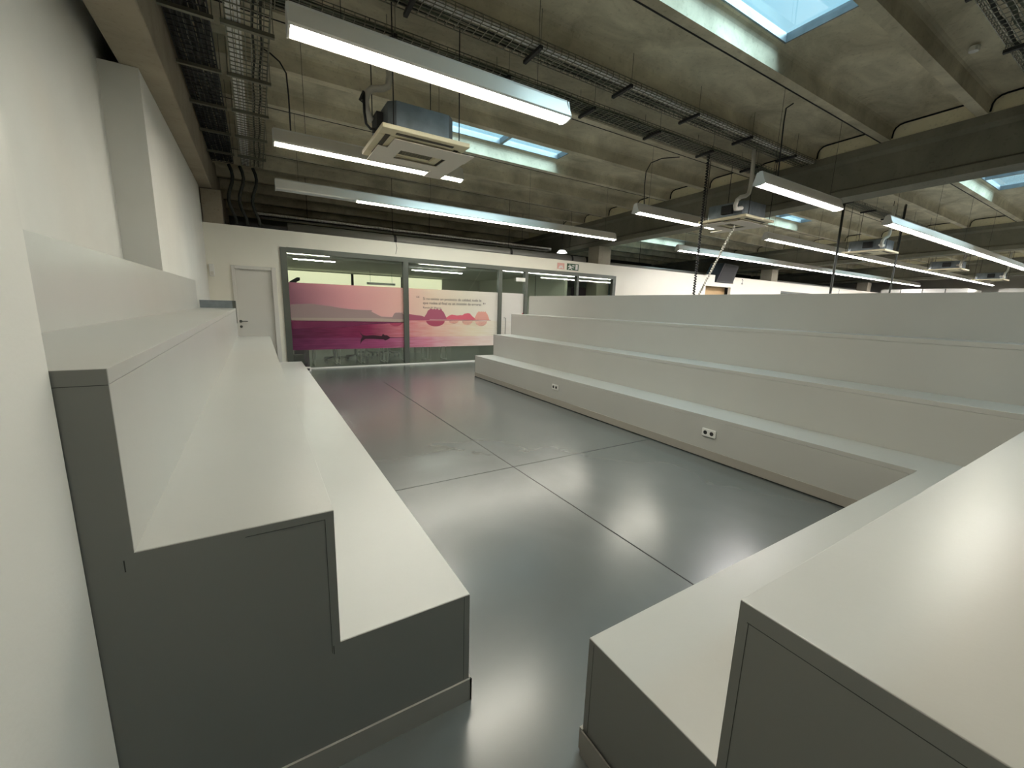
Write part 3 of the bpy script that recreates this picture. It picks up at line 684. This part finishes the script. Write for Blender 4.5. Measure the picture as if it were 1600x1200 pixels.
luminaire(.31, 2.72, 3.57, ZL, 'bright strip luminaire nearest the camera, above the air conditioner', n=2)
luminaire(.30, 2.72, 6.03, ZL, 'bright strip luminaire partly hidden behind the near air conditioner')
luminaire(.40, 8.18, 8.38, ZL, 'long strip luminaire before the glazed front, dark at its left end', off=1)
luminaire(6.20, 8.62, 5.86, ZL, 'short strip luminaire ending behind the second air conditioner', n=2)
luminaire(6.18, 8.67, 3.57, ZL, 'short bright strip luminaire right of the second air conditioner', n=2, cool=True)
luminaire(10.88, 31.7, 8.5, ZL, 'very long strip luminaire over the right side, lowest in view', cool=True)
luminaire(10.72, 32.4, 5.86, ZL, 'very long strip luminaire over the right side, middle of three', cool=True)
luminaire(10.62, 32.4, 3.50, ZL, 'very long strip luminaire at the right edge, highest of three', cool=True)
for n, y in enumerate((1.08, -1.3)):  # added rows out of view, there to brighten the right hall ceiling
    luminaire((10.7, 15)[n], 32.4, y, ZL, ['very long strip luminaire over the right hall, just outside the right edge', 'very long strip luminaire over the right hall, level with the camera side', 'very long strip luminaire over the right hall, rearmost'][n], cool=2)
luminaire(.31, 2.72, 1.08, ZL, 'strip luminaire over the near end of the left bench', n=2)
luminaire(6.5, 8.95, 1.08, ZL, 'strip luminaire over the near corner beyond the right bench', n=2)

# ================================================================ CABLE TRAYS
def tray_x(x0, x1, y0, y1, z, lab, m, fn, bars, cab):
    t = empty('cable_tray', ((x0+x1)/2, (y0+y1)/2, z-SL*(y0+y1)/2), lab, 'cable tray', 'wire cable trays under the roof')
    mesh = MB(); r = .0035; n = 6
    for k in range(n+1):
        y = y0+(y1-y0)*k/n; mesh.box(x0, x1, y-r, y+r, z-r, z+r)
    for y in (y0, y1):
        for zz in (z+.03, z+.06): mesh.box(x0, x1, y-r, y+r, zz-r, zz+r)
    x = x0
    while x < x1:
        mesh.box(x-r, x+r, y0, y1, z-2*r, z); mesh.box(x-r, x+r, y0-r, y0+r, z, z+.06); mesh.box(x-r, x+r, y1-r, y1+r, z, z+.06); x += .1
    mesh.build('mesh', m, t, fn=fn)
    for x in bars:
        MB().box(x-.02, x+.02, y0-.03, y1+.03, z-.045, z-.01).build('crossbar', M['dark'], t, fn=fn)
        for y in (y0-.02, y1+.02): MB().tube([(x, y, z-.02), (x, y, ZR+(0 if 4.33 < y < 4.49 else .238))], .004, 5).build('hanger_rod', M['galv'], t, fn=fn)
    for (dy, rr, cm, sag) in cab:
        pts = [(x0+(x1-x0)*k/40, y0+(y1-y0)*dy+.012*math.sin(k*1.3+dy*9), z+rr+.006) for k in range(41)]
        MB().tube(pts, rr, 6).build('cable', M[cm], t, fn=fn)
    return t
bars = [1.45-1.4, 1.45, 2.85, 4.25, 5.62, 7.0, 8.4]
tray_x(-.45, 9.2, 4.27, 4.55, ZR-.10, 'wire cable tray with pale cables, nearer of the two crossing the ceiling', M['galv'], roof, bars, [(.15, .02, 'palecable', 0), (.3, .016, 'palecable', 0), (.5, .012, 'cables', 0), (.72, .014, 'grcable', 0), (.88, .01, 'cables', 0)])
tray_x(-.45, 9.2, 4.95, 5.23, ZR-.10, 'wire cable tray with dark green cables, farther one crossing the ceiling', M['galv'], roof, bars, [(.12, .018, 'grcable', 0), (.28, .02, 'cables', 0), (.44, .016, 'grcable', 0), (.62, .02, 'cables', 0), (.8, .018, 'grcable', 0), (.92, .012, 'cables', 0)])
bars2 = [9.9+1.4*k for k in range(7)]
tray_x(9.8, 19.5, 4.95, 5.23, ZR-.10, 'wire cable tray in the roof bay beyond the nearest big beam', M['galv'], roof, bars2, [(.2, .018, 'grcable', 0), (.45, .02, 'cables', 0), (.7, .02, 'grcable', 0)])
tray_x(3.5, 9.2, 1.30, 1.58, ZR-.10, 'wire cable tray with green cables at the top right corner', M['galv'], roof, [4.3, 5.7, 7.1, 8.5], [(.2, .02, 'grcable', 0), (.5, .022, 'grcable', 0), (.8, .018, 'cables', 0)])

def tray_y(x0, x1, y0, y1, z, lab, m, bars, cab, back=None):
    t = empty('cable_tray', ((x0+x1)/2, (y0+y1)/2, z), lab, 'cable tray', 'wire cable trays along the left wall')
    mesh = MB(); r = .0045; n = 7
    for k in range(n+1):
        x = x0+(x1-x0)*k/n; mesh.box(x-r, x+r, y0, y1, z-r, z+r)
    for x in (x0, x1):
        for zz in (z+.035, z+.07): mesh.box(x-r, x+r, y0, y1, zz-r, zz+r)
    y = y0
    while y < y1:
        mesh.box(x0, x1, y-r, y+r, z-2*r, z); mesh.box(x0-r, x0+r, y-r, y+r, z, z+.07); mesh.box(x1-r, x1+r, y-r, y+r, z, z+.07); y += .1
    mesh.build('mesh', m, t)
    for y in bars:
        MB().box(x0-.04, x1+.04, y-.02, y+.02, z-.045, z-.01).build('crossbar', M['galv'], t)
        for x in (x0-.03, x1+.03): MB().tube([(x, y, z-.02), (x, y, ZR+.1-SL*y)], .004, 5).build('hanger_rod', M['galv'], t)
    if cab[0][2] == 'palecable':
        for a in (.012, .075): MB().box(x0+a, x0+a+.055, y0, y1, z+.002, z+.03).build('flat_duct', M['palecable'], t)
        cab = cab[2:]
    for (dx, rr, cm) in cab:
        pts = [(x0+(x1-x0)*dx+.01*math.sin(k*1.7+dx*7), y0+(y1-y0)*k/30, z+rr+.006) for k in range(31)]
        MB().tube(pts, rr, 6).build('cable', M[cm], t)
    return t
by = [.9+1.1*k for k in range(9)]
tray_y(-.55, -.20, 0.2, 10.4, 4.10, 'black wire cable tray beside the left edge beam', M['blackwire'], by, [(.1, .034, 'cables'), (.3, .034, 'cables'), (.5, .034, 'cables'), (.7, .034, 'cables'), (.88, .03, 'cables')])
tray_y(-.07, .30, 0.2, 10.4, 4.10, 'wire cable tray holding a broad pale cable pair, right of the black tray', M['galv'], by, [(.06, .038, 'palecable'), (.30, .038, 'palecable'), (.62, .012, 'cables'), (.8, .012, 'cables')])
for n, (x, lab) in enumerate(((-.28, 'dark cable bundle drooping in the far left corner, left one'), (-.10, 'dark cable bundle drooping in the far left corner, middle one'), (.12, 'dark cable bundle drooping in the far left corner, right one'))):
    pts = [(x+.05*math.sin(k*.8), 10.3+.03*math.cos(k), 4.05-.11*k) for k in range(11)]
    o = MB().tube(pts, .03, 7).build('cable_bundle', M['cables'], smooth=True); tag(o, lab, 'cable', 'cables drooping in the far left corner')

# ================================================================ AIR CONDITIONERS
def ac(dx, lab, deflect=True):
    X = 1.18+dx; Y = 4.50; Z = 3.20; w = .95
    t = empty('ceiling_air_conditioner', (X+w/2, Y+w/2, Z), lab, 'air conditioner', 'cassette air conditioners hanging from the roof')
    c = .07; a0, a1, b0, b1 = X+.09, X+.80, Y+.07, Y+.86
    P = [(a0+c, b0), (a1-c, b0), (a1, b0+c), (a1, b1-c), (a1-c, b1), (a0+c, b1), (a0, b1-c), (a0, b0+c)]
    MB().prism(P, 2, Z+.045, Z+.30).build('body', M['acbody'], t, bevel=.004)
    fr = MB().box(X, X+w, Y, Y+.2, Z, Z+.045).box(X, X+w, Y+w-.2, Y+w, Z, Z+.045).box(X, X+.2, Y+.2, Y+w-.2, Z, Z+.045).box(X+w-.2, X+w, Y+.2, Y+w-.2, Z, Z+.045)
    fr.build('frame_panel', M['acpanel'], t, bevel=.008)
    MB().box(X+.2, X+w-.2, Y+.2, Y+w-.2, Z+.012, Z+.04).build('grille', M['slot'] if False else M['acpanel'], t)
    for (x0, x1, y0, y1) in ((X+.16, X+w-.16, Y+.07, Y+.12), (X+.16, X+w-.16, Y+w-.12, Y+w-.07), (X+.07, X+.12, Y+.16, Y+w-.16), (X+w-.12, X+w-.07, Y+.16, Y+w-.16)):
        MB().box(x0, x1, y0, y1, Z-.004, Z+.0).build('air_slot', M['slot'], t)
    sl = MB()
    for k in range(9): sl.box(X+.3, X+w-.22, Y+.48+.025*k, Y+.487+.025*k, Z+.008, Z+.012)
    sl.build('grille_slats', M['slot'], t)
    if deflect:
        for (x0, x1, y0, y1) in ((1.35, 2.27, 4.68, 4.97), (1.25, 1.50, 4.97, 5.55), (1.50, 2.03, 5.27, 5.47), (2.03, 2.26, 4.97, 5.74)):
            MB().box(x0+dx, x1+dx, y0, y1, Z-.022, Z-.014).build('deflector_plate', M['cardboard'], t)
        for (x, y) in ((1.4, 4.75), (2.05, 4.8), (1.35, 5.35), (2.1, 5.35)): MB().box(x+dx-.012, x+dx+.012, y-.012, y+.012, Z-.014, Z+.001).build('spacer', M['dark'], t)
    for x in (X+.12, X+.83):
        for y in (Y+.03, Y+.9): MB().tube([(x, y, Z+.04), (x, y, ZR+(0 if y < 4.6 or 5.45 < y < 5.6 else .238)-SL*y)], .006, 6).build('hanger_rod', M['dark'], t)
    MB().box(X+.02, X+.09, Y+.30, Y+.50, Z+.10, Z+.25).build('connection_box', M['dark'], t)
    return t
AC = [0, 6.34, 12.67, 19.32, 25.3]
ac_l = ['near ceiling cassette air conditioner below the brightest lamp', 'second ceiling cassette air conditioner, left of the short bright strip lamp', 'third ceiling cassette air conditioner, first one beyond the nearest big beam', 'fourth ceiling cassette air conditioner, farther to the right', 'farthest ceiling cassette air conditioner at the right']
for dx, lab in zip(AC, ac_l): ac(dx, lab, dx < 7)
pipe_l = ['pale drain pipe running down to the near air conditioner', 'pale drain pipe running down to the second air conditioner', 'pale drain pipe above the third air conditioner', 'pale drain pipe above the fourth air conditioner', 'pale drain pipe above the farthest air conditioner']
for n, dx in enumerate(AC):
    o = dx-.03 if n else 0
    pts = [(1.34, 4.95, 4.60), (1.36, 4.95, 4.40), (1.38, 4.95, 4.1), (1.385, 4.95, 3.9), (1.37, 4.95, 3.80), (1.31, 4.95, 3.76), (1.20, 4.95, 3.73), (1.15, 4.95, 3.68), (1.13, 4.95, 3.60), (1.14, 4.95, 3.50), (1.165, 4.95, 3.44), (1.192, 4.95, 3.42)]
    if n: pts = [(x+AC[n]-6.34, 4.45, z) for x, z in ((7.43, 4.27), (7.46, 4.10), (7.47, 3.85), (7.47, 3.68), (7.44, 3.57), (7.36, 3.52), (7.22, 3.48), (7.13, 3.42), (7.09, 3.33), (7.11, 3.27), (7.20, 3.29))]+[(7.36+AC[n]-6.34, 4.5, 3.33), (7.5+AC[n]-6.34, 4.62, 3.36)]
    else: pts[0:2] = [(1.36, 4.95, 4.27)]
    q = MB().tube([(a, b, c-.02) for a, b, c in pts], .034, 10).build('drain_pipe', M['pipe'], smooth=True); tag(q, pipe_l[n], 'pipe', 'drain pipes of the air conditioners')
lp = MB().tube([(1.10, 4.90, 3.64), (1.06, 4.90, 3.55), (1.09, 4.90, 3.53), (1.10, 4.9, 3.63), (1.10, 4.9, 3.45), (1.115, 4.9, 3.34), (1.16, 4.9, 3.30), (1.22, 4.9, 3.31)], .014, 7).build('cable_loop', M['dark'], smooth=True)
tag(lp, 'black looped cable hanging left of the near air conditioner', 'cable')

# hanging cables
def hang(pts, r, lab, m='dark', grp=None):
    o = MB().tube(pts, r, 7).build('hanging_cable', M[m], smooth=True); tag(o, lab, 'cable', grp); return o
def coil(x0, y0, z0, x1, y1, z1, r, rr, turns):
    N = turns*8
    return [(x0+(x1-x0)*k/N+rr*math.cos(2*math.pi*k/8), y0+(y1-y0)*k/N+rr*math.sin(2*math.pi*k/8), z0+(z1-z0)*k/N) for k in range(N+1)]
hang(coil(7.07, 5.05, 4.285, 7.07, 5.05, .1, 0, .016, 90), .012, 'thick black coiled cable dropping behind the right bench')
hang(coil(7.95, 4.95, 3.15, 6.55, 4.95, 1.0, 0, .012, 50), .013, 'pale slanting cable below the second air conditioner', 'pipe')
hang([(12.56, 5.05, 4.285), (12.6, 5.05, 3.0), (12.65, 5.05, .1)], .028, 'black cable drop beyond the big beam, left of the grey one', 'cables')
hang([(15.0, 4.6, 4.64), (15.02, 4.6, 3.2), (15.0, 4.6, .1)], .022, 'dark grey cable drop crossing the long lamps at right', 'cables')
hang([(.25, 6.0, 4.27), (.33, 6.0, 4.24), (.42, 6.0, 4.18), (.48, 6.0, 4.08), (.49, 6.0, 3.85), (.49, 6.02, 3.48)], .009, 'black lamp cable curving down to the partly hidden strip lamp')
hang([(6.98, 5.6, 4.35), (6.73, 5.8, 4.33), (6.5, 5.85, 4.22), (6.40, 5.86, 4.05), (6.39, 5.86, 3.8), (6.42, 5.86, 3.48)], .009, 'black lamp cable curving down to the short lamp in mid view')
hang([(6.66, 3.50, 4.43), (6.62, 3.57, 4.38), (6.61, 3.57, 4.2), (6.63, 3.57, 3.8), (6.65, 3.57, 3.48)], .009, 'black lamp cable dropping to the short bright strip at right')
# surface conduit in the far part of the ceiling
cd_ = MB().tube([(2.9, 7.72, 4.40), (5.7, 7.72, 4.40), (9.2, 7.72, 4.40)], .012, 6).build('conduit', M['dark']); tag(cd_, 'black conduit running under the edge of the middle skylight', 'conduit')
sd = MB().tube([(7.50, 1.95, 4.70), (7.50, 1.95, 4.64)], .05, 16).build('smoke_detector', M['white'], bevel=.01); tag(sd, 'small white round detector on the ceiling at the top right', 'smoke detector')

# far right white office boxes
ob = empty('office_box', (31.5, 8.0, 0), 'white panelled office box at the far right end of the hall', 'office box')
MB().box(31.0, 33.5, 6.4, 9.9, 0, 3.1).build('wall_panel', M['white'], ob)
for y in (7.2, 8.1, 9.0): MB().box(30.99, 31.0, y, y+.04, 0, 3.1).build('seam', M['metalframe'], ob)
ob2 = empty('office_box', (30, 3.5, 0), 'second white office box farther right at the hall end', 'office box')
MB().box(33.6, 35.8, 2.0, 5.8, 0, 3.2).build('wall_panel', M['white'], ob2)
